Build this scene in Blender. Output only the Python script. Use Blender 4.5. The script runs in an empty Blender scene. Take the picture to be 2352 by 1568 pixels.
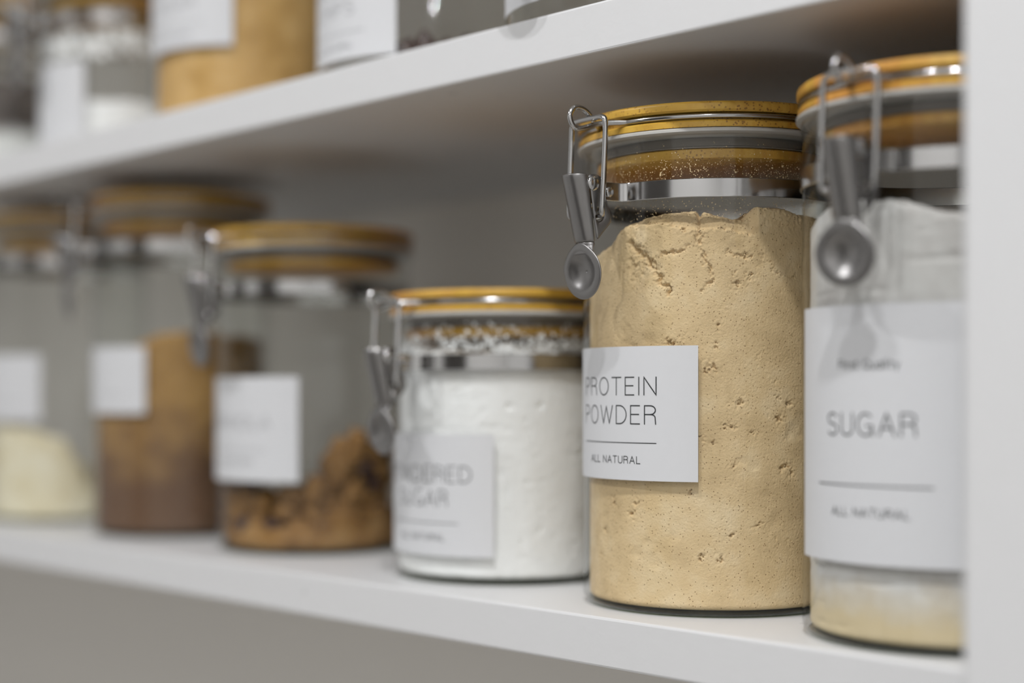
import bpy, math, random
import numpy as np

random.seed(7)
rng = np.random.default_rng(11)
scene = bpy.context.scene
COL = scene.collection
PI = math.pi
def rad(a): return math.radians(a)

# ------------------------------------------------------------------ camera
EYE = 1.35                                   # height of the lens above the floor
cam_data = bpy.data.cameras.new('camera')
cam = bpy.data.objects.new('camera', cam_data)
COL.objects.link(cam)
cam.location = (0.0, -0.4044, EYE)
cam.rotation_euler = (rad(90), 0, rad(90) - 0.7494)
cam_data.sensor_width = 36.0
cam_data.lens = 3586.0 * 36.0 / 2352.0
cam_data.shift_y = (903.4 - 784.0) / 2352.0
cam_data.clip_start = 0.02
cam_data.dof.use_dof = True
cam_data.dof.focus_distance = 0.556
cam_data.dof.aperture_fstop = 2.9
scene.camera = cam

# ------------------------------------------------------------------ world, lamps, exposure
world = bpy.data.worlds.new('world')
scene.world = world
world.use_nodes = True
world.node_tree.nodes['Background'].inputs[0].default_value = (0.9, 0.93, 1.0, 1)
world.node_tree.nodes['Background'].inputs[1].default_value = 0.05
CEIL = 2.45
def lamp_or_fill(x, y, watts, size=0.05, col=(0.975, 0.98, 1.0)):
    ld = bpy.data.lights.new('downlight_or_fill', 'AREA')
    ld.shape = 'DISK'; ld.size = size; ld.energy = watts; ld.color = col
    lo = bpy.data.objects.new('downlight_or_fill', ld)
    lo.location = (x, y, CEIL - 0.012)
    COL.objects.link(lo)
lamp_or_fill(-0.20, -0.55, 5.2)
lamp_or_fill(0.09, -0.57, 9.5)
lamp_or_fill(-1.00, -1.00, 10.5)
lamp_or_fill(0.58, -1.30, 7.0)  # added fill lamp, lifts the ambient light and the right-facing sides
scene.view_settings.view_transform = 'Standard'
scene.view_settings.look = 'None'
scene.view_settings.exposure = -0.28
scene.view_settings.gamma = 1.0
scene.view_settings.use_curve_mapping = False
scene.cycles.use_denoising = True
scene.cycles.max_bounces = 7
scene.cycles.diffuse_bounces = 4
scene.cycles.glossy_bounces = 3
scene.cycles.transparent_max_bounces = 28
scene.cycles.use_adaptive_sampling = True
scene.cycles.adaptive_threshold = 0.045
scene.cycles.caustics_reflective = False
scene.cycles.caustics_refractive = False
scene.cycles.sample_clamp_indirect = 6.0

# ------------------------------------------------------------------ materials
def new_mat(name):
    m = bpy.data.materials.new(name); m.use_nodes = True
    nt = m.node_tree
    return m, nt, nt.nodes['Principled BSDF']
def node(nt, t, **kw):
    n = nt.nodes.new(t)
    for k, v in kw.items(): setattr(n, k, v)
    return n
def noise(nt, scale, detail=4, rough=0.55, coord='Object', vec=None):
    n = node(nt, 'ShaderNodeTexNoise')
    n.inputs['Scale'].default_value = scale; n.inputs['Detail'].default_value = detail
    n.inputs['Roughness'].default_value = rough
    if vec is None:
        tc = node(nt, 'ShaderNodeTexCoord'); vec = tc.outputs[coord]
    nt.links.new(vec, n.inputs['Vector'])
    return n
def ramp(nt, src, stops):
    r = node(nt, 'ShaderNodeValToRGB')
    e = r.color_ramp.elements
    while len(e) < len(stops): e.new(0.5)
    for el, (p, c) in zip(e, stops):
        el.position = p; el.color = (c[0], c[1], c[2], 1)
    nt.links.new(src, r.inputs[0])
    return r
def bump(nt, src, strength, dist, bsdf):
    b = node(nt, 'ShaderNodeBump')
    b.inputs['Strength'].default_value = strength; b.inputs['Distance'].default_value = dist
    nt.links.new(src, b.inputs['Height']); nt.links.new(b.outputs[0], bsdf.inputs['Normal'])
def mixc(nt, fac, a, b, blend='MIX'):
    m = node(nt, 'ShaderNodeMix', data_type='RGBA', blend_type=blend)
    for s, v in ((m.inputs[6], a), (m.inputs[7], b)):
        if isinstance(v, tuple): s.default_value = (v[0], v[1], v[2], 1)
        else: nt.links.new(v, s)
    if isinstance(fac, (int, float)): m.inputs[0].default_value = fac
    else: nt.links.new(fac, m.inputs[0])
    return m.outputs[2]

def mat_paint(name, col, rough=0.42, marks=False):
    m, nt, b = new_mat(name)
    n1 = noise(nt, 90.0 if marks else 6.0, 1, 0.4)
    if marks:
        base = ramp(nt, n1.outputs[0], [(0.0, tuple(c * 0.985 for c in col)), (0.765, col), (0.80, tuple(c * 0.80 for c in col))]).outputs[0]
        bump(nt, noise(nt, 420.0, 1).outputs[0], 0.10, 0.0006, b)
    else:
        base = mixc(nt, n1.outputs[0], tuple(c * 0.975 for c in col), col)
    nt.links.new(base, b.inputs['Base Color'])
    b.inputs['Roughness'].default_value = rough
    return m
M_PAINT = mat_paint('white_satin_paint', (0.715, 0.715, 0.715), 0.38, marks=True)
M_WALL = mat_paint('off_white_wall_paint', (0.91, 0.865, 0.79), 0.6)
M_ROOM = mat_paint('room_wall_paint', (0.87, 0.87, 0.865), 0.7)
M_CEIL = mat_paint('ceiling_paint', (0.85, 0.85, 0.85), 0.7)
M_FLOOR = mat_paint('floor_finish', (0.66, 0.635, 0.60), 0.5)
M_DARK = mat_paint('painted_dark_opening', (0.05, 0.045, 0.04), 0.7)

def mat_glass(name, tint=(0.985, 0.99, 0.985), f0=0.036, haze=0.0, hazecol=(0.8, 0.8, 0.8)):
    m, nt, b = new_mat(name)
    nt.nodes.remove(b)
    out = nt.nodes['Material Output']
    lw = node(nt, 'ShaderNodeLayerWeight'); lw.inputs[0].default_value = 0.5
    pw = node(nt, 'ShaderNodeMath', operation='POWER'); pw.inputs[1].default_value = 5.0
    nt.links.new(lw.outputs['Facing'], pw.inputs[0])
    mr = node(nt, 'ShaderNodeMath', operation='MULTIPLY_ADD')
    mr.inputs[1].default_value = 1 - f0; mr.inputs[2].default_value = f0
    nt.links.new(pw.outputs[0], mr.inputs[0])
    tr = node(nt, 'ShaderNodeBsdfTransparent'); tr.inputs[0].default_value = (*tint, 1)
    gl = node(nt, 'ShaderNodeBsdfGlossy'); gl.inputs['Roughness'].default_value = 0.035
    mx = node(nt, 'ShaderNodeMixShader')
    nt.links.new(mr.outputs[0], mx.inputs[0]); nt.links.new(tr.outputs[0], mx.inputs[1]); nt.links.new(gl.outputs[0], mx.inputs[2])
    last = mx.outputs[0]
    if haze > 0:
        df = node(nt, 'ShaderNodeBsdfDiffuse'); df.inputs[0].default_value = (*hazecol, 1)
        nz = noise(nt, 26.0, 5, 0.65)
        rp = ramp(nt, nz.outputs[0], [(0.42, (0, 0, 0)), (0.75, (haze, haze, haze))])
        m2 = node(nt, 'ShaderNodeMixShader')
        nt.links.new(rp.outputs[0], m2.inputs[0]); nt.links.new(last, m2.inputs[1]); nt.links.new(df.outputs[0], m2.inputs[2])
        last = m2.outputs[0]
    nt.links.new(last, out.inputs['Surface'])
    return m
M_GLASS = mat_glass('clear_glass')
M_GLASS_HAZY = mat_glass('smeared_glass', haze=0.16, hazecol=(0.7, 0.67, 0.66))
M_FOOT_SHADE = mat_glass('shaded_foot_glass', tint=(0.62, 0.65, 0.56), f0=0.05)  # dark refracted line where jar meets shelf, put into the glass tint

def mat_clear_inside():
    m, nt, b = new_mat('glass_inside'); nt.nodes.remove(b)
    t = node(nt, 'ShaderNodeBsdfTransparent'); t.inputs[0].default_value = (0.995, 1.0, 0.995, 1)
    nt.links.new(t.outputs[0], nt.nodes['Material Output'].inputs['Surface'])
    return m
M_GLASS_IN = mat_clear_inside()
def mat_steel(name, col=(0.60, 0.59, 0.58), rough=0.24, dust=False):
    m, nt, b = new_mat(name)
    n = noise(nt, 60.0, 2)
    c = mixc(nt, n.outputs[0], tuple(x * 0.93 for x in col), tuple(x * 1.05 for x in col))
    nt.links.new(c, b.inputs['Base Color'])
    b.inputs['Roughness'].default_value = rough
    b.inputs['Metallic'].default_value = 1.0
    return m
M_STEEL = mat_steel('brushed_steel', (0.52, 0.515, 0.51), 0.14)
M_WIRE = mat_steel('steel_wire', (0.48, 0.475, 0.47), 0.14)
M_LEVER = mat_steel('pressed_steel', (0.27, 0.262, 0.257), 0.33)

def mat_bamboo():
    m, nt, b = new_mat('bamboo')
    tc = node(nt, 'ShaderNodeTexCoord')
    mp = node(nt, 'ShaderNodeMapping'); mp.inputs['Scale'].default_value = (3.0, 60.0, 14.0)
    nt.links.new(tc.outputs['Object'], mp.inputs[0])
    g = noise(nt, 9.0, 3, 0.6, vec=mp.outputs[0])
    mp2 = node(nt, 'ShaderNodeMapping'); mp2.inputs['Scale'].default_value = (0.2, 55.0, 0.5)
    nt.links.new(tc.outputs['Object'], mp2.inputs[0])
    strip = node(nt, 'ShaderNodeTexVoronoi'); strip.inputs['Scale'].default_value = 1.0
    nt.links.new(mp2.outputs[0], strip.inputs['Vector'])
    grain = ramp(nt, g.outputs[0], [(0.25, (0.52, 0.255, 0.036)), (0.55, (0.63, 0.335, 0.055)), (0.8, (0.69, 0.395, 0.075))])
    tone = mixc(nt, 0.16, grain.outputs[0], strip.outputs['Color'], 'SOFT_LIGHT')
    v = node(nt, 'ShaderNodeTexVoronoi'); v.inputs['Scale'].default_value = 780.0
    nt.links.new(tc.outputs['Object'], v.inputs['Vector'])
    dots = ramp(nt, v.outputs['Distance'], [(0.0, (1, 1, 1)), (0.22, (1, 1, 1)), (0.34, (0, 0, 0))])
    nm = noise(nt, 30.0, 2)
    sel = ramp(nt, nm.outputs[0], [(0.45, (0, 0, 0)), (0.56, (0.8, 0.8, 0.8))])
    fac = node(nt, 'ShaderNodeMath', operation='MULTIPLY')
    nt.links.new(dots.outputs[0], fac.inputs[0]); nt.links.new(sel.outputs[0], fac.inputs[1])
    c = mixc(nt, fac.outputs[0], tone, (0.24, 0.11, 0.025))
    nt.links.new(c, b.inputs['Base Color'])
    b.inputs['Roughness'].default_value = 0.42
    bump(nt, g.outputs[0], 0.15, 0.0004, b)
    return m
M_BAMBOO = mat_bamboo()
def mat_simple(name, col, rough, **kw):
    m, nt, b = new_mat(name)
    n = noise(nt, kw.get('scale', 300.0), 1)
    v = kw.get('var', 0.05)
    c = mixc(nt, n.outputs[0], tuple(x * (1 - v) for x in col), tuple(min(1, x * (1 + v)) for x in col))
    nt.links.new(c, b.inputs['Base Color'])
    b.inputs['Roughness'].default_value = rough
    if 'bump' in kw: bump(nt, n.outputs[0], kw['bump'], kw.get('dist', 0.001), b)
    if 'sss' in kw:
        b.inputs['Subsurface Weight'].default_value = kw['sss']; b.inputs['Subsurface Scale'].default_value = 0.004
    return m
M_SILICONE = mat_simple('translucent_silicone', (0.52, 0.51, 0.48), 0.35)
M_SILICONE_SHADED = mat_simple('shaded_silicone', (0.25, 0.225, 0.20), 0.4)  # darker copy of the silicone, shade behind the glass put into its colour
M_LABEL = mat_simple('white_vinyl', (0.67, 0.675, 0.685), 0.62, var=0.01)
M_LABEL.node_tree.nodes['Principled BSDF'].inputs['Specular IOR Level'].default_value = 0.25
M_INK = mat_simple('black_ink', (0.025, 0.028, 0.030), 0.5)
M_INK_GREY = mat_simple('grey_ink', (0.24, 0.24, 0.25), 0.5)

def mat_powder(name, lo, mid, hi, speck=None, speck_amt=0.0, layer=None, bumpd=None):
    """lo/mid/hi are natural tones of the powder; speck is the colour of dark bran-like flecks; layer=(z, soft, colour) is a differently coloured layer"""
    m, nt, b = new_mat(name)
    n1 = noise(nt, 55.0, 3, 0.6)
    c = ramp(nt, n1.outputs[0], [(0.28, lo), (0.5, mid), (0.75, hi)]).outputs[0]
    if layer:
        tc = node(nt, 'ShaderNodeTexCoord'); sp = node(nt, 'ShaderNodeSeparateXYZ')
        nt.links.new(tc.outputs['Object'], sp.inputs[0])
        ad = node(nt, 'ShaderNodeMath', operation='MULTIPLY_ADD'); ad.inputs[1].default_value = layer[1] * 2.2
        nt.links.new(n1.outputs[0], ad.inputs[0]); nt.links.new(sp.outputs[2], ad.inputs[2])
        mr = node(nt, 'ShaderNodeMapRange'); mr.inputs[1].default_value = layer[0] + layer[1] * 1.1 - layer[1]; mr.inputs[2].default_value = layer[0] + layer[1] * 1.1 + layer[1]
        nt.links.new(ad.outputs[0], mr.inputs[0])
        c = mixc(nt, mr.outputs[0], layer[2], c)
    if speck:
        v = node(nt, 'ShaderNodeTexVoronoi'); v.inputs['Scale'].default_value = 760.0
        tc2 = node(nt, 'ShaderNodeTexCoord'); nt.links.new(tc2.outputs['Object'], v.inputs['Vector'])
        d = ramp(nt, v.outputs['Distance'], [(0.0, (1, 1, 1)), (0.12, (1, 1, 1)), (0.22, (0, 0, 0))])
        s = ramp(nt, v.outputs['Color'], [(0.0, (0, 0, 0)), (0.62 - speck_amt, (0, 0, 0)), (0.64 - speck_amt, (0.75, 0.75, 0.75))])
        f = node(nt, 'ShaderNodeMath', operation='MULTIPLY')
        nt.links.new(d.outputs[0], f.inputs[0]); nt.links.new(s.outputs[0], f.inputs[1])
        c = mixc(nt, f.outputs[0], c, speck)
    nt.links.new(c, b.inputs['Base Color'])
    b.inputs['Roughness'].default_value = 0.95
    b.inputs['Specular IOR Level'].default_value = 0.1
    if bumpd: bump(nt, noise(nt, 1100.0, 1, 0.7).outputs[0], 0.5, bumpd, b)
    return m
M_PROTEIN = mat_powder('protein_powder', (0.61, 0.445, 0.245), (0.75, 0.56, 0.32), (0.84, 0.67, 0.43), (0.22, 0.12, 0.05), 0.34, bumpd=0.00045)
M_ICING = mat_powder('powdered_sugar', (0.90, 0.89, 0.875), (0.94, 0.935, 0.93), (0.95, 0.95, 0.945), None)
M_SUGAR = mat_powder('granulated_sugar', (0.52, 0.49, 0.47), (0.66, 0.64, 0.62), (0.76, 0.75, 0.73), None, layer=(0.016, 0.007, (0.68, 0.56, 0.36)))
M_BROWN = mat_powder('brown_powder', (0.30, 0.17, 0.065), (0.40, 0.235, 0.085), (0.50, 0.31, 0.12), None, layer=(0.055, 0.025, (0.16, 0.095, 0.06)))
M_BROWNSUGAR = mat_powder('brown_sugar', (0.46, 0.27, 0.09), (0.60, 0.37, 0.14), (0.70, 0.46, 0.20), (0.30, 0.16, 0.04), 0.1)
M_PALE = mat_powder('pale_flakes', (0.66, 0.56, 0.36), (0.80, 0.72, 0.52), (0.86, 0.81, 0.66), None)
M_DARKGRAIN = mat_powder('dark_grains', (0.05, 0.042, 0.038), (0.13, 0.11, 0.10), (0.22, 0.19, 0.17), None, layer=(0.031, 0.003, (0.82, 0.82, 0.80)))
M_GRANOLA = mat_powder('toasted_oats', (0.085, 0.044, 0.018), (0.29, 0.155, 0.058), (0.46, 0.285, 0.12), (0.10, 0.045, 0.018), 0.2)
M_RAISIN = mat_simple('dark_raisin', (0.05, 0.022, 0.014), 0.6, var=0.3)
M_CHIP = mat_simple('dark_chocolate', (0.055, 0.028, 0.022), 0.4, var=0.2)

# ------------------------------------------------------------------ mesh helpers
def mesh_obj(name, verts, faces, mat, parent=None, smooth=True, loc=None):
    me = bpy.data.meshes.new(name)
    me.from_pydata([tuple(map(float, v)) for v in verts], [], faces)
    me.validate()
    if smooth: me.polygons.foreach_set('use_smooth', [True] * len(me.polygons))
    if smooth and len(me.polygons) < 60000: me.set_sharp_from_angle(angle=rad(38))
    me.materials.append(mat)
    o = bpy.data.objects.new(name, me)
    COL.objects.link(o)
    if parent is not None: o.parent = parent
    if loc is not None: o.location = loc
    return o
class MB:
    def __init__(s): s.v = []; s.f = []
    def add(s, v, f):
        n = len(s.v); s.v += [tuple(map(float, p)) for p in v]; s.f += [tuple(i + n for i in q) for q in f]
        return s
    def box(s, x0, x1, y0, y1, z0, z1):
        v = [(x0, y0, z0), (x1, y0, z0), (x1, y1, z0), (x0, y1, z0), (x0, y0, z1), (x1, y0, z1), (x1, y1, z1), (x0, y1, z1)]
        return s.add(v, [(0, 3, 2, 1), (4, 5, 6, 7), (0, 1, 5, 4), (1, 2, 6, 5), (2, 3, 7, 6), (3, 0, 4, 7)])
    def build(s, name, mat, parent=None, smooth=True): return mesh_obj(name, s.v, s.f, mat, parent, smooth)
def bevel(o, w, seg=3):
    b = o.modifiers.new('bevel', 'BEVEL'); b.width = w; b.segments = seg; b.limit_method = 'ANGLE'
    b.harden_normals = False
    return o
def lathe(prof, n=128, close=True, a0=0.0, a1=2 * PI):
    """prof: list of (r, z). close joins last to first. full turn unless a0/a1 given"""
    full = abs((a1 - a0) - 2 * PI) < 1e-6
    m = n if full else n + 1
    v = []; f = []
    P = len(prof)
    for i in range(m):
        a = a0 + (a1 - a0) * i / n
        c, s_ = math.cos(a), math.sin(a)
        for r, z in prof: v.append((r * c, r * s_, z))
    for i in range(n):
        j = (i + 1) % m if full else i + 1
        for k in range(P if close else P - 1):
            k2 = (k + 1) % P
            f.append((i * P + k, j * P + k, j * P + k2, i * P + k2))
    if not full and close:
        f.append(tuple(range(P))[::-1]); f.append(tuple((m - 1) * P + k for k in range(P)))
    return v, f
def arc_pts(cx, cz, r, a0, a1, n):
    return [(cx + r * math.cos(rad(a0 + (a1 - a0) * i / n)), cz + r * math.sin(rad(a0 + (a1 - a0) * i / n))) for i in range(n + 1)]
def tube(pts, r, n=10, closed=False):
    P = np.array(pts, float); N = len(P)
    if closed: T = np.roll(P, -1, 0) - np.roll(P, 1, 0)
    else:
        T = np.zeros_like(P); T[1:-1] = P[2:] - P[:-2]; T[0] = P[1] - P[0]; T[-1] = P[-1] - P[-2]
    T /= np.linalg.norm(T, axis=1)[:, None]
    up = np.array((0, 0, 1.0)) if abs(T[0][2]) < 0.9 else np.array((1.0, 0, 0))
    u = np.cross(T[0], up); u /= np.linalg.norm(u)
    v = []; f = []
    for i in range(N):
        u = u - T[i] * np.dot(u, T[i]); u /= np.linalg.norm(u)
        w = np.cross(T[i], u)
        for k in range(n):
            a = 2 * PI * k / n
            v.append(P[i] + r * (math.cos(a) * u + math.sin(a) * w))
    for i in range(N if closed else N - 1):
        j = (i + 1) % N
        for k in range(n):
            k2 = (k + 1) % n
            f.append((i * n + k, i * n + k2, j * n + k2, j * n + k))
    if not closed:
        f.append(tuple(range(n))[::-1]); f.append(tuple((N - 1) * n + k for k in range(n)))
    return v, f
def smooth_path(pts, it=3, closed=False):
    P = [np.array(p, float) for p in pts]
    for _ in range(it):
        Q = [] if closed else [P[0]]
        for i in range(len(P) if closed else len(P) - 1):
            a, b = P[i], P[(i + 1) % len(P)]
            Q += [a * .75 + b * .25, a * .25 + b * .75]
        if not closed: Q.append(P[-1])
        P = Q
    return P
# value noise
_LAT = rng.random((64, 64, 64))
def vnoise(x, y, z):
    xi, yi, zi = np.floor(x).astype(int), np.floor(y).astype(int), np.floor(z).astype(int)
    fx, fy, fz = x - xi, y - yi, z - zi
    fx = fx * fx * (3 - 2 * fx); fy = fy * fy * (3 - 2 * fy); fz = fz * fz * (3 - 2 * fz)
    L = lambda a, b, c: _LAT[(xi + a) % 64, (yi + b) % 64, (zi + c) % 64]
    c00 = L(0, 0, 0) * (1 - fx) + L(1, 0, 0) * fx; c10 = L(0, 1, 0) * (1 - fx) + L(1, 1, 0) * fx
    c01 = L(0, 0, 1) * (1 - fx) + L(1, 0, 1) * fx; c11 = L(0, 1, 1) * (1 - fx) + L(1, 1, 1) * fx
    return (c00 * (1 - fy) + c10 * fy) * (1 - fz) + (c01 * (1 - fy) + c11 * fy) * fz
def fbm(x, y, z, oct=4):
    s = 0; a = .5
    for _ in range(oct):
        s = s + a * (vnoise(x, y, z) - .5); x, y, z, a = x * 2.03 + 9.1, y * 2.03 + 3.7, z * 2.03 + 5.3, a * .5
    return s
def tag(o, label=None, cat=None, group=None, kind=None):
    if label: o['label'] = label
    if cat: o['category'] = cat
    if group: o['group'] = group
    if kind: o['kind'] = kind
    return o
def empty(name, loc):
    o = bpy.data.objects.new(name, None); o.location = loc; o.empty_display_size = 0.02
    COL.objects.link(o); return o

# ------------------------------------------------------------------ setting
Z_LOW, Z_UP = EYE - 0.0801, EYE + 0.1407       # tops of the two boards in view
TH = 0.0180
DEPTH = 0.25
GAP = Z_UP - Z_LOW
XL, XR = -2.25, -0.222                         # left wall, inner face of the partition
tag(MB().box(-2.6, 1.6, -1.75, 0.40, -0.05, 0).build('floor', M_FLOOR, smooth=False), kind='structure')
tag(MB().box(-2.6, 1.6, -1.75, 0.40, CEIL, CEIL + 0.05).build('ceiling', M_CEIL, smooth=False), kind='structure')
tag(MB().box(-2.35, 1.6, DEPTH, DEPTH + 0.05, 0, CEIL).build('wall_back', M_WALL, smooth=False), kind='structure')
tag(MB().box(XL - 0.05, XL, -1.65, DEPTH, 0, CEIL).build('wall_left', M_ROOM, smooth=False), kind='structure')
tag(MB().box(1.45, 1.50, -1.65, DEPTH, 0, CEIL).build('wall_right', M_ROOM, smooth=False), kind='structure')
wf = MB()
wf.box(-2.35, -1.05, -1.70, -1.65, 0, CEIL); wf.box(-0.25, 1.50, -1.70, -1.65, 0, CEIL); wf.box(-1.05, -0.25, -1.70, -1.65, 2.05, CEIL)
tag(wf.build('wall_front', M_ROOM, smooth=False), kind='structure')
tag(MB().box(-1.05, -0.25, -1.74, -1.70, 0, 2.05).build('added_dark_door_1', M_DARK, smooth=False), kind='structure')  # unseen dark doorway, added to give the steel dark reflections

def board(ztop, label):
    o = MB().box(XL + 0.001, XR - 0.0005, 0.0, DEPTH - 0.0005, ztop - TH, ztop).build('shelf_board', M_PAINT, smooth=False)
    bevel(o, 0.0009, 2)
    return tag(o, label, 'shelf', 'white shelf boards')
board(Z_LOW, 'white painted shelf board carrying the protein powder and sugar jars')
board(Z_UP, 'white painted shelf board crossing the top, above the protein powder jar')
for zt in (Z_UP + GAP, Z_LOW - GAP - 0.06):          # the boards above and below the picture
    o = MB().box(XL + 0.001, XR - 0.0005, 0.0, DEPTH - 0.0005, zt - TH, zt).build('shelf_board', M_PAINT, smooth=False)
    tag(bevel(o, 0.0009, 2), kind='structure')
o = MB().box(XR, XR + 0.04, -0.0345, DEPTH - 0.0005, 0.0, CEIL - 0.0005).build('upright_partition', M_PAINT, smooth=False)
bevel(o, 0.0012, 2)
tag(o, 'white painted upright partition at the right end of the shelves', 'partition')

# ------------------------------------------------------------------ lettering drawn with pen strokes
def _arc(cx, cy, rx, ry, a0, a1, n=14):
    return [(cx + rx * math.cos(rad(a0 + (a1 - a0) * i / n)), cy + ry * math.sin(rad(a0 + (a1 - a0) * i / n))) for i in range(n + 1)]
G = {  # width, strokes in a box of height 1
 'A': (.62, [[(0, 0), (.31, 1), (.62, 0)], [(.11, .34), (.51, .34)]]),
 'B': (.52, [[(0, 0), (0, 1), (.28, 1)] + _arc(.28, .76, .2, .24, 90, -90) + [(0, .52)], [(.28, .52)] + _arc(.28, .26, .24, .26, 90, -90) + [(0, 0)]]),
 'C': (.62, [_arc(.33, .5, .33, .5, 50, 310, 24)]),
 'D': (.58, [[(0, 0), (0, 1), (.2, 1)] + _arc(.2, .5, .38, .5, 90, -90, 20) + [(0, 0)]]),
 'E': (.46, [[(.46, 1), (0, 1), (0, 0), (.46, 0)], [(0, .52), (.42, .52)]]),
 'G': (.66, [_arc(.34, .5, .34, .5, 48, 325, 24) + [(.64, .44), (.38, .44)], [(.64, .44), (.64, 0)]]),
 'H': (.56, [[(0, 0), (0, 1)], [(.56, 0), (.56, 1)], [(0, .52), (.56, .52)]]),
 'I': (.02, [[(.01, 0), (.01, 1)]]),
 'L': (.42, [[(0, 1), (0, 0), (.42, 0)]]),
 'N': (.56, [[(0, 0), (0, 1), (.56, 0), (.56, 1)]]),
 'O': (.66, [_arc(.33, .5, .33, .5, 90, 450, 32)]),
 'P': (.50, [[(0, 0), (0, 1), (.26, 1)] + _arc(.26, .75, .24, .25, 90, -90) + [(0, .5)]]),
 'R': (.54, [[(0, 0), (0, 1), (.27, 1)] + _arc(.27, .76, .24, .24, 90, -90) + [(0, .52)], [(.27, .52)] + _arc(.30, .34, .2, .18, 90, 0, 6) + [(.52, 0)]]),
 'S': (.52, [_arc(.26, .755, .245, .245, 30, 250, 14) + _arc(.26, .255, .26, .255, 80, -150, 16)]),
 'T': (.56, [[(0, 1), (.56, 1)], [(.28, 1), (.28, 0)]]),
 'U': (.54, [[(0, 1), (0, .28)] + _arc(.27, .28, .27, .28, 180, 360, 14) + [(.54, 1)]]),
 'W': (.84, [[(0, 1), (.21, 0), (.42, .95), (.63, 0), (.84, 1)]]),
 'F': (.44, [[(.44, 1), (0, 1), (0, 0)], [(0, .52), (.38, .52)]]),
 'Q': (.66, [_arc(.33, .5, .33, .5, 90, 450, 32), [(.42, .22), (.66, -.04)]]),
 'i': (.02, [[(.01, 0), (.01, .68)], [(.01, .88), (.01, .97)]]),
 'r': (.28, [[(0, 0), (0, .68)], [(0, .45)] + _arc(.24, .42, .24, .26, 180, 90, 8)]),
 's': (.36, [_arc(.18, .52, .16, .16, 30, 250, 10) + _arc(.18, .18, .18, .18, 80, -150, 10)]),
 't': (.28, [[(.12, .95), (.12, .1), (.2, 0), (.28, .02)], [(0, .68), (.28, .68)]]),
 'u': (.40, [[(0, .68), (0, .2)] + _arc(.2, .2, .2, .2, 180, 360, 10) + [(.4, .68)], [(.4, .3), (.4, 0)]]),
 'a': (.42, [_arc(.2, .34, .2, .34, 0, 360, 18), [(.41, .68), (.41, 0)]]),
 'l': (.02, [[(.01, 0), (.01, 1)]]),
 'y': (.40, [[(0, .68), (.2, 0)], [(.4, .68), (.14, -.28)]]),
}
def text_strokes(txt, height, width_deg, R, sw, a_mid, zc, space=.24):
    """stroke polylines in (angle deg, z) for a line of text centred at angle a_mid, spanning width_deg"""
    x = 0; out = []
    for ch in txt:
        if ch == ' ': x += .42; continue
        w, st = G[ch]
        for s in st: out.append([(x + px, py) for px, py in s])
        x += w + space
    x -= space
    sc = rad(width_deg) * R / x            # metres per unit horizontally
    res = []
    for s in out:
        res.append([(a_mid + math.degrees(((px - x / 2) * sc) / R), zc + (py - .5) * height) for px, py in s])
    return res
def strokes_mesh(mb, polys, R, sw):
    for s in polys:
        P = [(rad(a) * R, z) for a, z in s]
        # subdivide long segments so that they follow the curve
        Q = [P[0]]
        for a, b in zip(P[:-1], P[1:]):
            n = max(1, int(math.hypot(b[0] - a[0], b[1] - a[1]) / 0.0012))
            Q += [(a[0] + (b[0] - a[0]) * i / n, a[1] + (b[1] - a[1]) * i / n) for i in range(1, n + 1)]
        L = []; Rr = []
        for i, p in enumerate(Q):
            a = Q[max(0, i - 1)]; b = Q[min(len(Q) - 1, i + 1)]
            d1 = np.array((p[0] - a[0], p[1] - a[1])); d2 = np.array((b[0] - p[0], b[1] - p[1]))
            if np.linalg.norm(d1) < 1e-9: d1 = d2
            if np.linalg.norm(d2) < 1e-9: d2 = d1
            d1 = d1 / np.linalg.norm(d1); d2 = d2 / np.linalg.norm(d2)
            t = d1 + d2
            if np.linalg.norm(t) < 1e-6: t = d1
            t = t / np.linalg.norm(t)
            k = 1 / max(.45, np.dot(t, d1))
            nrm = np.array((-t[1], t[0])) * sw * .5 * k
            ext = np.zeros(2)
            if i == 0: ext = -t * sw * .4
            if i == len(Q) - 1: ext = t * sw * .4
            L.append((p[0] + ext[0] + nrm[0], p[1] + ext[1] + nrm[1])); Rr.append((p[0] + ext[0] - nrm[0], p[1] + ext[1] - nrm[1]))
        v = []
        for l, r_ in zip(L, Rr):
            for q in (l, r_):
                a = q[0] / R; v.append((R * math.cos(a), R * math.sin(a), q[1]))
        mb.add(v, [(2 * i, 2 * i + 1, 2 * i + 3, 2 * i + 2) for i in range(len(Q) - 1)])

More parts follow.
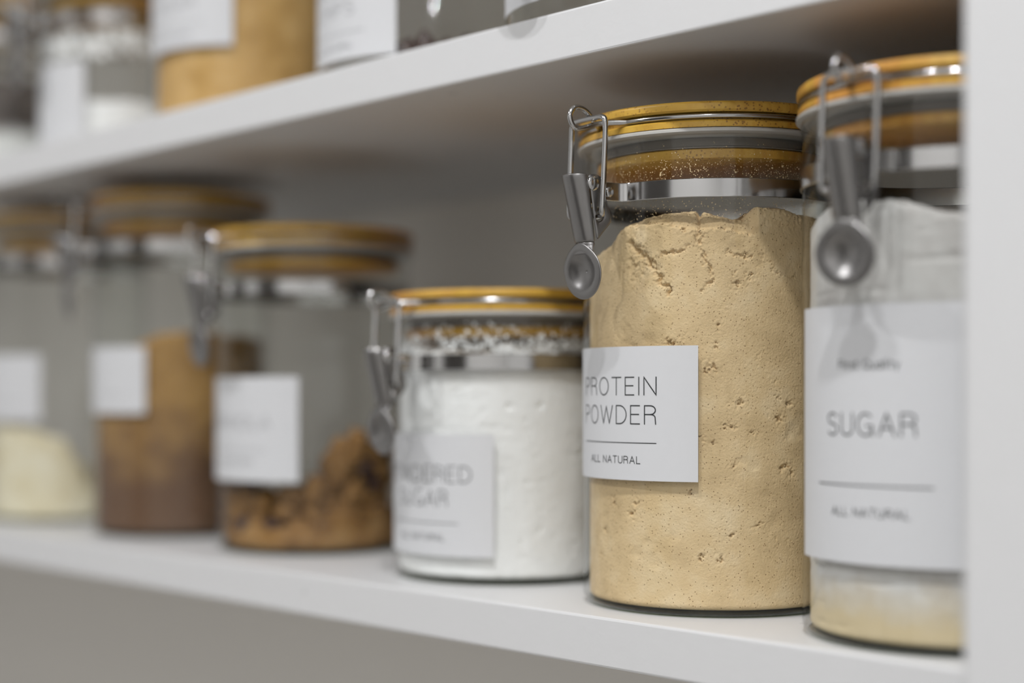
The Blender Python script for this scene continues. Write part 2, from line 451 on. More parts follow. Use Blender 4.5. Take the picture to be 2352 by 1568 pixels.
# ------------------------------------------------------------------ the jar
RG = 0.050          # outside radius of the glass
RI = 0.0478         # inside radius
def cyl_sheet(r0, r1, a0, a1, z0, z1, n=40, corner=0.0012):
    prof = [(r0, z0), (r1, z0), (r1, z1), (r0, z1)]
    return lathe(prof, n, True, rad(a0), rad(a1))
def wall_point(r_out, t, z):      # latch frame: radial x, tangent y
    return (RG + r_out * 1e-3, t * 1e-3, z)
def latch_parts(root, H, ang, fine):
    """band, wire link and lever; built around +x then turned to the angle"""
    R_ = rad(ang)
    def turn(o): o.rotation_euler = (0, 0, R_); return o
    zb = H - 0.0306
    n = 10 if fine else 6
    # band with two tabs that bend off the glass
    b0 = math.degrees(8.2 / 50.4)
    v, f = lathe([(RG + .0001, zb - .0033), (RG + .0008, zb - .0033), (RG + .0008, zb + .0033), (RG + .0001, zb + .0033)], 140, True, rad(b0), 2 * PI - rad(b0))
    mb = MB().add(v, f)
    for s in (-1, 1):
        P = [(RG * math.cos(rad(b0 + 1)) - RG, 8.9), (0.3, 8.0), (1.2, 6.9), (2.8, 6.2), (6.0, 6.0), (9.5, 5.9)]
        P[0] = ((RG * math.cos(rad(b0 + .6)) - RG) * 1e3 + .4, 8.8)
        q = []
        for r_, t in P:
            for dt in (0, -.7):
                for dz in (-.0033, .0033): q.append(wall_point(r_, s * (t + dt), zb + dz))
        fs = []
        for i in range(len(P) - 1):
            a = i * 4; c = a + 4
            fs += [(a, a + 1, c + 1, c), (a + 2, c + 2, c + 3, a + 3), (a + 1, a + 3, c + 3, c + 1), (a, c, c + 2, a + 2)]
        e = (len(P) - 1) * 4; fs += [(e, e + 1, e + 3, e + 2)]
        mb.add(q, fs)
    band = turn(mb.build('band', M_STEEL, root)); bevel(band, .0002, 1)
    def rivet(r_, t, z, rad_, parent, s):
        prof = [(0.00001, .0009), (rad_ * .55, .00085), (rad_ * .85, .0006), (rad_, .0002), (rad_, -.0006), (0.00001, -.0006)]
        v, f = lathe(prof, 20, False)
        v = [(RG + r_ * 1e-3 + p[0], s * (t * 1e-3 + p[2]), z + p[1]) for p in v]
        o = mesh_obj('rivet', v, f, M_STEEL, parent); return o
    for s in (-1, 1): rivet(6.9, 6.2, zb - .0002, .0019, band, s)
    # lever: pressed channel, two cheeks, thumb dish
    mb = MB()
    nz = 10; na = 12
    ztop, zneck = H - .0248, H - .0492
    def half_w(k): return 5.9 - 0.9 * k
    pts = []
    for i in range(nz + 1):
        k = i / nz
        z = ztop + (zneck - ztop) * k
        rc = 16.6 - 4.2 * k                  # where the cheeks leave the channel
        w = half_w(k); bul = 5.6 - 2.2 * k
        for j in range(na + 1):
            a = PI * j / na
            pts.append((rc + bul * math.sin(a), -w * math.cos(a), z))
    vo = [wall_point(*p) for p in pts]
    mb.add(vo, [(i * (na + 1) + j, i * (na + 1) + j + 1, (i + 1) * (na + 1) + j + 1, (i + 1) * (na + 1) + j) for i in range(nz) for j in range(na)])
    # cheeks
    outline = [(16.6, 0.0), (14.6, .0006), (12.6, .0004), (11.0, -.0008), (10.0, -.0040), (9.2, -.0085), (7.2, -.0130), (6.4, -.0152), (7.0, -.0174), (9.0, -.0198), (11.2, -.0226), (12.4, -.0244)]
    hc = (11.8, -.0152); hr = 1.5
    M_ = 36
    def resample(poly, m):
        P = poly + [poly[0]]; D = [0]
        for a, b in zip(P[:-1], P[1:]): D.append(D[-1] + math.hypot(b[0] - a[0], (b[1] - a[1]) * 1e3))
        res = []
        for i in range(m):
            d = D[-1] * i / m; k = max(j for j in range(len(P)) if D[j] <= d + 1e-9); k = min(k, len(P) - 2)
            u = (d - D[k]) / max(1e-9, D[k + 1] - D[k]); res.append((P[k][0] + (P[k + 1][0] - P[k][0]) * u, P[k][1] + (P[k + 1][1] - P[k][1]) * u))
        return res
    ro = resample(outline, M_)
    for s in (-1, 1):
        v = []; f = []
        for (r_, dz) in ro:
            k = min(1, max(0, -dz / .0244)); t = half_w(k) + .22 * (16.6 - r_)
            v.append(wall_point(r_, s * t, ztop + dz))
        for (r_, dz) in ro:
            a = math.atan2((dz - hc[1]) * 1e3, r_ - hc[0]); r2, dz2 = hc[0] + hr * math.cos(a), hc[1] + hr * 1e-3 * math.sin(a)
            k = min(1, max(0, -dz2 / .0244)); t = half_w(k) + .22 * (16.6 - r2)
            v.append(wall_point(r2, s * t, ztop + dz2))
        for i in range(M_):
            j = (i + 1) % M_; q = (i, j, M_ + j, M_ + i); f.append(q if s > 0 else q[::-1])
        mb.add(v, f)
    lever = turn(mb.build('lever', M_LEVER, root))
    sol = lever.modifiers.new('thickness', 'SOLIDIFY'); sol.thickness = .0006; sol.offset = 0
    for s in (-1, 1): rivet(14.2, 6.30, H - .0283, .0026, lever, s)
    # thumb dish
    nr, na2 = 9, 36
    v = []; f = []
    zc, rx, rz = H - .0594, 10.9, .0103
    for i in range(nr + 1):
        k = i / nr
        for j in range(na2):
            a = 2 * PI * j / na2
            t = rx * k * math.cos(a); dz = rz * k * math.sin(a)
            if dz > 0: t *= 1 - .30 * (dz / rz) ** 2
            depth = -2.9 * (1 - min(1, (k / .74)) ** 2) if k < .74 else 0.5 * (k - .74) / .26 * -1
            lean = 14.9 + (dz * 1e3) * .12
            v.append(wall_point(lean + depth, t, zc + dz))
    f += [(i * na2 + j, i * na2 + (j + 1) % na2, (i + 1) * na2 + (j + 1) % na2, (i + 1) * na2 + j) for i in range(nr) for j in range(na2)]
    mb = MB().add(v, f)
    # neck between channel and dish
    vn = []
    for (zz, w, bul, rc) in ((zneck, half_w(1), 3.4, 12.4), (H - .0505, 4.6, 2.6, 12.6), (H - .0522, 6.0, 1.2, 14.2), (H - .0535, 6.8, .2, 15.2)):
        for j in range(na + 1):
            a = PI * j / na; vn.append(wall_point(rc + bul * math.sin(a), -w * math.cos(a), zz))
    mb.add(vn, [(i * (na + 1) + j, i * (na + 1) + j + 1, (i + 1) * (na + 1) + j + 1, (i + 1) * (na + 1) + j) for i in range(3) for j in range(na)])
    dish = mb.build('thumb_dish', M_LEVER, lever)
    sol = dish.modifiers.new('thickness', 'SOLIDIFY'); sol.thickness = .0007; sol.offset = 0
    if fine:
        for q in (lever, dish):
            ss = q.modifiers.new('subdivision', 'SUBSURF'); ss.levels = 1; ss.render_levels = 1
    # wire link
    zt, zh = H - .0042, H - .0400
    hk = [(11.8, 4.4, zh), (11.9, 8.2, zh + .0002), (13.0, 9.4, zh + .0012), (12.8, 9.6, zh + .005), (12.2, 9.8, zh + .018), (11.6, 9.8, zt - .006), (11.6, 9.7, zt - .0016), (11.6, 8.4, zt - .0002), (11.6, 6, zt + .0002)]
    path = hk + [(r_, -t, z) for r_, t, z in hk[::-1]]
    pp = smooth_path([wall_point(*p) for p in path], 3)
    v, f = tube(pp, 0.00106, n)
    turn(mesh_obj('wire_link', v, f, M_WIRE, root))
    # bail ring in the groove of the lid, ending in an eye
    zr = H - .0052
    ring = []
    Rr = .0506
    for i in range(0, 73):
        a = rad(9) + (2 * PI - rad(18)) * i / 72
        ring.append((Rr * math.cos(a), Rr * math.sin(a), zr))
    eye = [(RG + .0055, -.0035, zr + .0002), (RG + .0085, -.0010, zr + .0012), (RG + .0135, .0000, zr + .0046), (RG + .0188, .0004, zr + .0050), (RG + .0212, .0006, zr + .0008), (RG + .0188, .0010, zr - .0034), (RG + .0140, .0012, zr - .0024), (RG + .0085, .0018, zr - .0004), (RG + .0050, .0040, zr)]
    pp = smooth_path(ring, 1)[:] + []
    loop = smooth_path([ring[-1]] + eye + [ring[0]], 3)
    v, f = tube(list(ring) + loop[1:], .00100, n)
    turn(mesh_obj('bail_wire', v, f, M_WIRE, root))

def make_jar(x, y, zs, H, ang, label, group, labelspec=None, fine=False, lid_spin=0.0, glass=None):
    root = empty('storage_jar', (x, y, zs))
    tag(root, label, 'jar', group)
    zg = H - .0112                                # glass rim
    prof = [(.0001, .0004), (RG - .0035, .0004)] + arc_pts(RG - .0038, .0042, .0038, -88, 0, 7) + \
           [(RG, zg - .004), (RG + .0006, zg - .0025), (RG + .0006, zg - .0008), (RG - .0006, zg), (RI + .0004, zg), (RI, zg - .001)] + \
           [(RI, .0060)] + arc_pts(RI - .0018, .0040, .0018, 0, -88, 6) + [(.0001, .0022)]
    v, f = lathe(prof, 160 if fine else 96, False)
    gb = mesh_obj('glass_body', v, f, glass or M_GLASS, root)
    gb.data.materials.append(M_GLASS_IN)
    n_in = len(arc_pts(0, 0, 1, 0, 1, 6)) + 2                 # profile steps of the inner wall
    P_ = len(prof)
    for pl in gb.data.polygons:
        if pl.index % (P_ - 1) >= P_ - 1 - n_in: pl.material_index = 1
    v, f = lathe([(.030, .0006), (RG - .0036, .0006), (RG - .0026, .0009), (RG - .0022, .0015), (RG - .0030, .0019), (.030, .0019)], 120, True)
    mesh_obj('foot_shade_ring', v, f, M_FOOT_SHADE, root)  # ring added to carry the painted dark line at the foot
    # lid: two bamboo discs with a groove for the bail wire
    RL = .0520
    prof = [(.0001, H - .0004), (RL - .0022, H)] + arc_pts(RL - .0014, H - .0014, .0014, 90, 0, 5) + \
           [(RL, H - .0031), (RL - .0006, H - .0038), (.0496, H - .0041), (.0494, H - .0064), (RL - .0010, H - .0067), (RL - .0004, H - .0073), (RL - .0004, H - .0092), (.0001, H - .0092)]
    v, f = lathe(prof, 160 if fine else 96, False)
    lid = mesh_obj('lid', v, f, M_BAMBOO, root); lid.rotation_euler = (0, 0, rad(lid_spin))
    prof = [(.040, H - .0094), (RL - .0006, H - .0094), (RL + .0002, H - .0100), (RL + .0002, H - .0108), (RL - .0008, H - .0113), (.0480, H - .0113), (.0450, H - .0117), (.040, H - .0117)]
    v, f = lathe(prof, 120, True)
    mesh_obj('gasket', v, f, M_SILICONE, lid)
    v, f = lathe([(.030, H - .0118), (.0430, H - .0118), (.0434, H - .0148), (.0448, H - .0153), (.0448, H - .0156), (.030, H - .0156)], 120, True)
    mesh_obj('plug_seal', v, f, M_SILICONE_SHADED, lid)
    v, f = lathe([(.0001, H - .0157), (.0438, H - .0157), (.0444, H - .0162), (.0444, H - .0192), (.0436, H - .0198), (.0001, H - .0198)], 120, False)
    mesh_obj('lid_plug', v, f, M_BAMBOO, lid)
    latch_parts(root, H, ang, fine)
    if labelspec:
        am, hw, z0, z1, lines = labelspec[:5]
        ink = labelspec[5] if len(labelspec) > 5 else M_INK
        v, f = cyl_sheet(RG + .00008, RG + .00022, am - hw, am + hw, z0, z1, 160)
        lb = mesh_obj('paper_label', v, f, M_LABEL, root)
        for L in lines:
            mb = MB()
            if L[0] == '-':
                strokes_mesh(mb, [[(am + L[4] - L[3] / 2, L[1]), (am + L[4] + L[3] / 2, L[1])]], RG + .00031, L[2])
                mb.build('rule', ink, lb, smooth=False)
            else:
                txt, zc, h, wdeg, sw = L[:5]; off = L[5] if len(L) > 5 else 0
                strokes_mesh(mb, text_strokes(txt, h, wdeg, RG, sw, am + off, zc), RG + .00031, sw)
                mb.build('lettering', ink, lb, smooth=False)
    return root

# ------------------------------------------------------------------ powders
def powder(name, loc, mat, height_fn, label, cat, r=RI - .0004, zb=.0025, na=240, nz=90, rough=.00012, scale=420., feats=None, dome=.0, lump=.0006):
    """a body of powder standing inside a jar: side wall pressed against the glass and a rough top"""
    a = np.linspace(0, 2 * PI, na, endpoint=False)
    ht = height_fn(np.degrees((a + PI) % (2 * PI) - PI))
    ht = ht + lump * 2 * fbm(np.cos(a) * 9 + 4, np.sin(a) * 9 + 4, a * 0 + 2.2, 5)
    k = np.linspace(0, 1, nz)
    Z = zb + (ht[:, None] - zb) * k[None, :]
    A = np.repeat(a[:, None], nz, 1)
    Rr = np.full_like(Z, r)
    low = np.clip((Z - zb) / .0022, 0, 1); Rr -= .0022 * (1 - np.sqrt(np.clip(1 - (1 - low) ** 2, 0, 1)))
    X0, Y0 = np.cos(A) * r * scale, np.sin(A) * r * scale
    n = fbm(X0 + 20, Y0 + 20, Z * scale + 5, 5)
    Rr -= rough * (1 + 3 * n)
    if feats is not None: Rr -= feats(np.degrees((A + PI) % (2 * PI) - PI), Z)
    edge = np.clip((Z - (ht[:, None] - .0022)) / .0022, 0, 1); Rr -= .0016 * edge ** 2 * (1 + 2 * n)
    V = np.stack([np.cos(A) * Rr, np.sin(A) * Rr, Z], -1).reshape(-1, 3)
    i, j = np.meshgrid(np.arange(na), np.arange(nz - 1), indexing='ij')
    i2 = (i + 1) % na
    F = np.stack([i * nz + j, i2 * nz + j, i2 * nz + j + 1, i * nz + j + 1], -1).reshape(-1, 4)
    # top
    nr = 26
    base = len(V); Rtop = Rr[:, -1]; zt = Z[:, -1]
    kk = np.linspace(1, 0.02, nr)[1:]
    AA = np.repeat(a[:, None], nr - 1, 1)
    RR = Rtop[:, None] * kk[None, :]
    zm = ht.mean()
    ZZ = zt[:, None] * kk + zm * (1 - kk) + dome * (1 - kk ** 2)
    ZZ = ZZ + lump * 5 * fbm(np.cos(AA) * RR * 160 + 7, np.sin(AA) * RR * 160 + 7, RR * 0 + 1.5, 4) * np.clip((1 - kk) * 6, 0, 1)
    V2 = np.stack([np.cos(AA) * RR, np.sin(AA) * RR, ZZ], -1).reshape(-1, 3)
    i, j = np.meshgrid(np.arange(na), np.arange(nr - 2), indexing='ij'); i2 = (i + 1) % na
    F2 = np.stack([base + i * (nr - 1) + j, base + i2 * (nr - 1) + j, base + i2 * (nr - 1) + j + 1, base + i * (nr - 1) + j + 1], -1).reshape(-1, 4)
    ii = np.arange(na); F3 = np.stack([ii * nz + nz - 1, ((ii + 1) % na) * nz + nz - 1, base + ((ii + 1) % na) * (nr - 1), base + ii * (nr - 1)], -1)
    V = np.concatenate([V, V2]); F = np.concatenate([F, F2, F3]).tolist()
    F.append([base + q * (nr - 1) + nr - 2 for q in range(na)])
    F.append([q * nz for q in range(na)][::-1])
    o = mesh_obj(name, V.tolist(), [tuple(q) for q in F], mat, None, True, loc)
    return tag(o, label, cat, kind='stuff')
def interp_height(pts, default):
    xs = [p[0] for p in pts]; ys = [p[1] * 1e-3 for p in pts]
    return lambda d: np.interp(d, [-180] + xs + [180], [default] + ys + [default])
def flecks(name, parent, mat, n, amin, amax, zfun, r, smin=.00010, smax=.00035):
    """tiny crumbs clinging to the inside of the glass; one band of them paints a reflection"""
    mb = MB()
    for _ in range(n):
        a = rad(random.uniform(amin, amax)); z = zfun()
        s = smin + (smax - smin) * random.random() ** 3
        m = random.randint(4, 6); v = []
        ph = random.random() * 6
        for q in range(m):
            b = ph + 2 * PI * q / m; w = s * random.uniform(.5, 1.2)
            v.append(((r) * math.cos(a + w * math.cos(b) / r), (r) * math.sin(a + w * math.cos(b) / r), z + w * math.sin(b)))
        v.append(((r - s * .6) * math.cos(a), (r - s * .6) * math.sin(a), z))
        mb.add(v, [(q, (q + 1) % m, m) for q in range(m)] + [tuple(range(m))[::-1]])
    o = mb.build(name, mat, parent); o['kind'] = 'stuff'
    return o

# ------------------------------------------------------------------ lower row of jars
LOW = 'jars on the lower shelf'; UPG = 'jars on the upper shelf'
def natural(title_lines, zr, zn, extra=()):
    return list(title_lines) + [('-', zr, .00030, 47.8, 0), ('ALL NATURAL', zn, .0025, 32.6, .00030)] + list(extra)

# protein powder
J5 = (-0.3888, 0.0634); H5 = 0.1838
make_jar(J5[0], J5[1], Z_LOW, H5, 263, 'tall glass clip jar of tan powder, label reading PROTEIN POWDER', LOW,
         (-97.9, 41.7, .0486, .0972, natural([('PROTEIN', .0828, .0064, 47.8, .00042), ('POWDER', .0724, .0066, 47.8, .00042)], .0622, .0560)), fine=True, lid_spin=20)
LEDGE1 = [(-92.5, 141.6), (-81.9, 141.5), (-72.6, 141.6), (-64.1, 139.6), (-58.7, 138.4), (-56.0, 138.0), (-46.0, 139.3), (-39.4, 137.4), (-33.2, 136.9)]
CRACKS = [([(-88.8, 134.6), (-81.9, 130.3), (-77.9, 126.2), (-75.6, 123.3), (-72.6, 119.8), (-69.7, 117.5)], 1.2, .0022),
          ([(-55.3, 130.5), (-52.0, 125.5), (-50.7, 122.7), (-52.0, 119.4), (-54.0, 117.2)], .55, .0012),
          ([(-74.1, 129.9), (-69.7, 130.3), (-64.1, 131.3), (-62.7, 132.9)], .7, .0014),
          ([(-44.0, 131.0), (-38.7, 129.3), (-33.9, 129.1)], .4, .0009),
          ([(-56.6, 143.9), (-57.0, 138.3), (-55.3, 133.9)], 1.0, .0018),
          ([(-30.4, 131.1), (-27.5, 128.4), (-21.6, 123.5), (-11.7, 121.5)], .28, .0006)]
PITS = [(-42.0, 123.2), (-39.4, 118.8), (-33.6, 121.9), (-47.4, 104.4), (-50.4, 89.3), (-53.3, 88.3), (-49.2, 97.3), (-68.6, 98.5), (-39.2, 76.9), (-20.9, 79.3), (-15.4, 76.5), (-20.4, 70.6), (-41.3, 68.9), (-45.0, 68.6), (-33.2, 65.8), (-55.0, 65.1), (-50.4, 63.4), (-17.4, 53.8), (-14.3, 51.7), (-41.3, 54.7), (-60.0, 44.9), (-100.3, 39.7), (-86.1, 40.7), (-108.5, 29.1), (-111.5, 19.8), (-88.3, 36.0), (-42.5, 29.5), (-55.0, 21.8), (-47.5, 21.5), (-29.7, 33.2)]
def seg_dist(px, py, poly):
    d = np.full(px.shape, 1e9)
    for (ax, ay), (bx, by) in zip(poly[:-1], poly[1:]):
        vx, vy = bx - ax, by - ay
        t = np.clip(((px - ax) * vx + (py - ay) * vy) / (vx * vx + vy * vy), 0, 1)
        d = np.minimum(d, np.hypot(px - ax - t * vx, py - ay - t * vy))
    return d
def protein_feats(deg, Z):
    s = deg * PI / 180 * 47.6; z = Z * 1e3                      # millimetres on the unrolled wall
    w1 = 1.3 * fbm(s * .5 + 30, z * .5 + 30, s * 0, 3); w2 = 1.3 * fbm(s * .5 + 60, z * .5 + 10, s * 0, 3)
    w1 = w1 + .8 * fbm(s * 1.9 + 5, z * 1.9 + 3, s * 0 + 1, 3); w2 = w2 + .8 * fbm(s * 1.9 + 15, z * 1.9 + 33, s * 0 + 1, 3)
    sw, zw = s + 3.0 * w1, z + 3.0 * w2
    out = np.zeros_like(z)
    grit = fbm(s * 1.3 + 2, z * 1.3 + 6, s * 0 + 7, 3)
    amp = np.clip(.70 + 1.6 * fbm(s * .45 + 40, z * .45 + 21, s * 0 + 3, 3), .0, 1.15)
    for poly, wd, dp in CRACKS:
        P = [(a * PI / 180 * 47.6, q) for a, q in poly]
        d = seg_dist(sw, zw, P)
        out += dp * amp * np.exp(-(d / (wd * .8)) ** 2)
        out += dp * .22 * np.exp(-(d / (wd * 2.6)) ** 2) * np.clip(.4 + 3 * grit, 0, 1.4)    # crumbled shoulder of the crack
    for n, (a, q) in enumerate(PITS):
        r_ = .35 + .35 * ((n * 37) % 10) / 10
        d = np.hypot((sw - a * PI / 180 * 47.6) * (.6 if n % 3 else 1.), zw - q)
        out += .0017 * np.exp(-(d / (r_ * .8)) ** 2) + .0005 * np.exp(-(d / (r_ * 3.)) ** 2) * np.clip(.2 + 5 * grit, 0, 1.2)
    led = np.interp(deg, [p[0] for p in LEDGE1], [p[1] for p in LEDGE1])
    up = np.clip((zw - led + .2) / .5, 0, 1) * np.clip((deg + 100) / 8, 0, 1) * np.clip((-30 - deg) / 3, 0, 1)
    out += up * (.0016 + np.clip(z - led, 0, 9) * .00045)
    out += np.clip((z - 135) / 7, 0, 1) * (.0002 + .0009 * grit)            # crumbly upper edge
    out += np.clip(fbm(s * .2 + 50, z * .2 + 17, s * 0 + 5, 2) + .02, 0, 1) * np.clip(grit - .15, 0, 1) * .010
    lost = fbm(s * .09 + 3, z * .09 + 8, s * 0 + 4, 3)           # places where the powder came away from the glass
    out += np.clip(lost - .16, 0, 1) * .004
    hole = fbm(s * .55 + 11, z * .55 + 2, s * 0 + 9, 2)
    out += np.clip(hole - .26, 0, 1) * .004
    # crumbly patch beside the long crack
    patch = np.exp(-(((s + 72) / 5.0) ** 2 + ((z - 126) / 6.5) ** 2))
    out += patch * (.0009 + .0022 * fbm(s * .9, z * .9, s * 0 + 3, 3))
    return np.maximum(out, -.00015)
TOP5 = [(-125, 131), (-103.5, 135.6), (-97, 140.5), (-91.4, 142.8), (-77.1, 144.8), (-64.9, 145.8), (-59, 145.9), (-57.3, 143.6), (-55, 145.6), (-48.0, 144.0), (-40.6, 142.9), (-35, 142.6), (-31.0, 146.6), (-18.4, 146.5), (-8.8, 145.1)]
pp5 = powder('protein_powder', (J5[0], J5[1], Z_LOW), M_PROTEIN, interp_height(TOP5, .138), 'pale tan powder packed inside the PROTEIN POWDER jar', 'powder',
             na=1000, nz=440, rough=.00003, scale=1100., feats=protein_feats, lump=.0009)
def dust_z():
    if random.random() < .55: return random.gauss(.1585, .0035)
    if random.random() < .5: return random.uniform(.143, .151)
    return random.uniform(.142, .170)
flecks('dust_and_glare', pp5, M_PROTEIN, 2600, -112, 0, dust_z, RI - .00008, .00007, .00030)
flecks('dust_and_glare', pp5, M_PROTEIN, 14, -75, -10, lambda: random.uniform(.154, .162), RI - .00008, .0004, .0010)

# sugar
J6 = (-0.2784, 0.0555); H6 = 0.1820
make_jar(J6[0], J6[1], Z_LOW, H6, 271, 'tall glass clip jar of white sugar beside the upright, label reading SUGAR', LOW,
         (-91, 41.0, .0270, .1078, [('First Quality', .0892, .0027, 25.6, .00032, 0), ('SUGAR', .0705, .0068, 37.8, .00055), ('-', .0515, .00045, 49.5, 0), ('ALL NATURAL', .0431, .0025, 32.9, .00034)]), fine=True, lid_spin=75)
powder('granulated_sugar', (J6[0], J6[1], Z_LOW), M_SUGAR, lambda d: .1375 + .004 * np.sin(np.radians(d * 3 + 40)), 'greyish white sugar inside the SUGAR jar', 'sugar', na=300, nz=180, rough=.0001, lump=.0012,
       feats=lambda d, Z: np.clip(fbm(d * PI / 180 * 47 * .07 + 5, Z * 330 + 9, d * 0 + 2, 3) - .12, 0, 1) * .0045)

# powdered sugar
J4 = (-0.5121, 0.0687); H4 = 0.1239
make_jar(J4[0], J4[1], Z_LOW, H4, 262, 'short glass clip jar full of white powder, label reading POWDERED SUGAR', LOW,
         (-90.4, 41.8, .0119, .0630, natural([('POWDERED', .0463, .0066, 61, .00048), ('SUGAR', .0361, .0066, 36, .00048)], .0257, .0196)), lid_spin=50)
TOP4 = [(-130, 107), (-111.1, 107.3), (-95.6, 104.0), (-79.1, 101.8), (-63.7, 101.6), (-50.1, 102.5), (-44, 106.0), (-40, 106.0), (-36.9, 103.6), (-28.0, 102.9), (-16.2, 102.6), (-2.6, 101.0)]
TOP4 = [(a, z - 5.2) for a, z in TOP4]
pw4 = powder('powdered_sugar', (J4[0], J4[1], Z_LOW), M_ICING, interp_height(TOP4, .099), 'bright white powdered sugar inside the POWDERED SUGAR jar', 'sugar', na=420, nz=200, rough=.00012,
             feats=lambda d, Z: np.clip(fbm(d * PI / 180 * 47 * .35 + 5, Z * 350 + 9, d * 0 + 2, 3) - .17, 0, 1) * .006, lump=.0018)
flecks('dust_and_glare', pw4, M_ICING, 700, -120, 0, lambda: .098 + abs(random.gauss(0, .005)), RI - .00008, .0002, .0012)

# granola
J3 = (-0.6684, 0.0757); H3 = 0.1633
make_jar(J3[0], J3[1], Z_LOW, H3, 263, 'glass clip jar a third full of granola clusters, label reading GRANOLA', LOW,
         (-87.4, 43.4, .0364, .0884, natural([('GRANOLA', .0658, .0066, 53, .00045)], .0519, .0464), M_INK_GREY), lid_spin=35)
def cluster_mesh(seed):
    import bmesh
    bm = bmesh.new(); bmesh.ops.create_icosphere(bm, subdivisions=3, radius=1.0)
    P = np.array([v.co[:] for v in bm.verts])
    n = fbm(P[:, 0] * 1.4 + seed * 7.3, P[:, 1] * 1.4 + 5, P[:, 2] * 1.4 + 8, 4)
    n2 = fbm(P[:, 0] * 4 + seed * 3.1, P[:, 1] * 4 + 1, P[:, 2] * 4 + 2, 2)
    for v, a, b in zip(bm.verts, n, n2): v.co = v.co * (1 + 1.6 * a + 1.1 * b)
    me = bpy.data.meshes.new('granola_cluster'); bm.to_mesh(me); bm.free()
    me.polygons.foreach_set('use_smooth', [True] * len(me.polygons))
    me.materials.append(M_GRANOLA if seed % 5 else M_RAISIN)
    return me
CL = [cluster_mesh(s) for s in range(1, 7)]
def gran_h(d): return np.interp(d, [-180, -120, -60, -40, -28, -16, 10, 60, 180], [.030, .030, .032, .036, .042, .056, .060, .050, .030])
powder('granola_crumbs', (J3[0], J3[1], Z_LOW), M_GRANOLA, lambda d: gran_h(d) * .40, 'loose brown oat crumbs at the bottom of the GRANOLA jar', 'granola', r=RI - .0014, rough=.0009, lump=.004, na=200, nz=60)
spots = []
tries = 0
while len(spots) < 75 and tries < 20000:
    tries += 1
    a = random.uniform(-135, 60); rr = random.uniform(.026, .0385); s = random.uniform(.0055, .0088)
    z = random.uniform(.010, float(gran_h(a)) - .004)
    p = np.array((rr * math.cos(rad(a)), rr * math.sin(rad(a)), z))
    if rr + s > .0462: continue
    if all(np.linalg.norm(p - q) > (s + t) * .66 for q, t in spots): spots.append((p, s))
for i, (p, s) in enumerate(spots):
    o = bpy.data.objects.new('granola_cluster', CL[(0, 1, 2, 3, 5)[i % 5]] if i % 7 else CL[4]); COL.objects.link(o)
    o.location = (J3[0] + p[0], J3[1] + p[1], Z_LOW + p[2]); o.scale = (s * .95, s, s * .85)
    o.rotation_euler = (random.uniform(0, 6), random.uniform(0, 6), random.uniform(0, 6))
    tag(o, 'rough toasted brown granola cluster piled in the GRANOLA jar', 'granola', 'granola clusters in the glass jar')

# brown powder
J2 = (-0.7980, 0.0740); H2 = 0.1925
make_jar(J2[0], J2[1], Z_LOW, H2, 254, 'tall glass clip jar of brown powder, just left of the GRANOLA jar', LOW,
         (-80, 27.0, .0690, .1060, [('-', .0790, .0003, 26, 0)], M_INK_GREY), lid_spin=60)
powder('brown_powder', (J2[0], J2[1], Z_LOW), M_BROWN, interp_height([(-110, 96), (-80, 100), (-60, 108), (-45, 113.5), (-20, 114.5), (10, 113)], .108), 'golden to dark brown powder in the tall jar left of the GRANOLA jar', 'powder', na=240, nz=110, rough=.0003, lump=.002)

# pale flakes
J1 = (-0.9382, 0.0750); H1 = 0.1925
make_jar(J1[0], J1[1], Z_LOW, H1, 258, 'tall glass clip jar with a low mound of cream flakes, leftmost on lower shelf', LOW,
         (-74, 28.0, .0635, .1040, [('-', .0750, .0003, 26, 0)], M_INK_GREY), lid_spin=10)
powder('cream_flakes', (J1[0], J1[1], Z_LOW), M_PALE, interp_height([(-120, 60), (-80, 60.6), (-50, 57), (-29, 51.4), (-19.8, 37.8), (-13.5, 22), (10, 14)], .030), 'cream coloured flakes heaped in the leftmost jar of the lower shelf', 'flakes', na=240, nz=80, rough=.0006, lump=.003)

# ------------------------------------------------------------------ upper row of jars
U4 = (-0.4230, 0.0540)
make_jar(U4[0], U4[1], Z_UP, 0.0790, 271, 'low glass clip jar on the upper shelf, rightmost there, only base and label corner visible', UPG, (-88, 42, .0075, .0430, []), lid_spin=15)
U3 = (-0.5658, 0.0660)
make_jar(U3[0], U3[1], Z_UP, 0.1650, 260, 'nearly empty glass clip jar with CHOCOLATE CHIPS label on the upper shelf', UPG,
         (-96, 41.8, .0085, .0900, [('CHOCOLATE', .0415, .0062, 62, .00045), ('CHIPS', .0315, .0062, 34, .00045), ('-', .0205, .0003, 47.8, 0), ('ALL NATURAL', .0145, .0025, 32.6, .0003)], M_INK_GREY), lid_spin=15)
chip_me = None
v, f = lathe([(.0001, 0), (.0040, 0), (.0046, .0012), (.0040, .0028), (.0022, .0048), (.0006, .0062), (.0001, .0064)], 18, False)
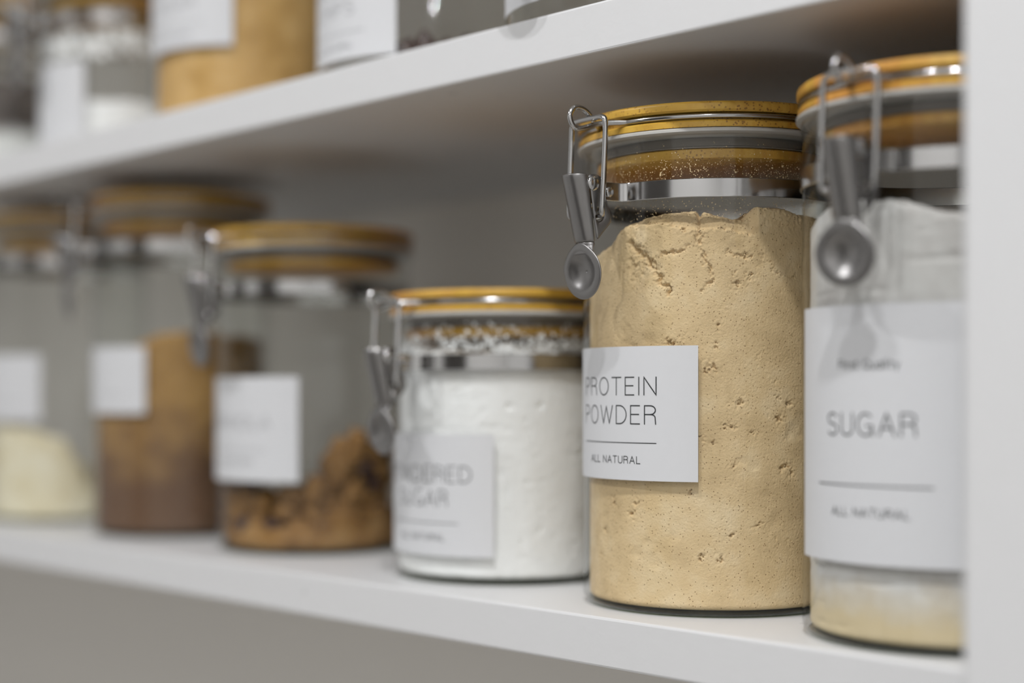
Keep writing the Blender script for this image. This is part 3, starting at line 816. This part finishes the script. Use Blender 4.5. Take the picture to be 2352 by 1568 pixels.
for i in range(26):
    a = rad(-55 + 4.4 * i + random.uniform(-3, 3)) if i < 16 else random.uniform(0, 6.28)
    rr = .040 if i < 16 else random.uniform(.008, .032)
    lift = .0047 if i % 2 == 0 or i >= 16 else .0100
    if chip_me is None:
        o = mesh_obj('chocolate_chip', v, f, M_CHIP); chip_me = o.data
    else:
        o = bpy.data.objects.new('chocolate_chip', chip_me); COL.objects.link(o)
    o.location = (U3[0] + rr * math.cos(a), U3[1] + rr * math.sin(a), Z_UP + lift); o.scale = (1.25, 1.25, 1.25 + .5 * (i % 3 == 0))
    o.rotation_euler = (random.uniform(-.4, .4), random.uniform(-.4, .4), 0)
    tag(o, 'small dark chip lying on the bottom of the CHOCOLATE CHIPS jar', 'chocolate chip', 'chips in the upper jar')
U2 = (-0.7228, 0.0700)
make_jar(U2[0], U2[1], Z_UP, 0.1838, 255, 'tall glass clip jar full of golden brown sugar on the upper shelf', UPG,
         (-83, 42, .0385, .0890, [('BROWN', .0715, .0062, 40, .00045), ('SUGAR', .0615, .0062, 36, .00045), ('-', .0510, .0003, 47.8, 0), ('ALL NATURAL', .0450, .0025, 32.6, .0003)], M_INK_GREY), lid_spin=15)
powder('brown_sugar', (U2[0], U2[1], Z_UP), M_BROWNSUGAR, lambda d: .142 + d * 0, 'golden brown sugar filling the tall upper shelf jar', 'sugar', na=240, nz=110, rough=.0004, lump=.003)
U1 = (-0.8622, 0.0720)
make_jar(U1[0], U1[1], Z_UP, 0.1090, 262, 'short glass clip jar with a little white powder, left of the brown sugar jar', UPG, (-78, 24, .0040, .0530, []), lid_spin=15)
pw1 = powder('white_powder', (U1[0], U1[1], Z_UP), M_ICING, lambda d: .0285 + .002 * np.cos(np.radians(d + 60)), 'white powder at the bottom of the short upper shelf jar', 'powder', na=200, nz=60, rough=.0003, lump=.002)
flecks('dust_and_glare', pw1, M_ICING, 520, -125, 10, lambda: random.uniform(.056, .071), RI - .00010, .0008, .0032)  # band of white flecks painting a bright reflection on the glass
U0 = (-1.0150, 0.0720)
make_jar(U0[0], U0[1], Z_UP, 0.1238, 262, 'glass clip jar of dark grains at the far left of the upper shelf', UPG, None, lid_spin=15)
powder('dark_grains', (U0[0], U0[1], Z_UP), M_DARKGRAIN, lambda d: .066 + d * 0, 'dark grey grains over a white layer in the far left upper jar', 'grains', na=200, nz=80, rough=.0008, lump=.002)
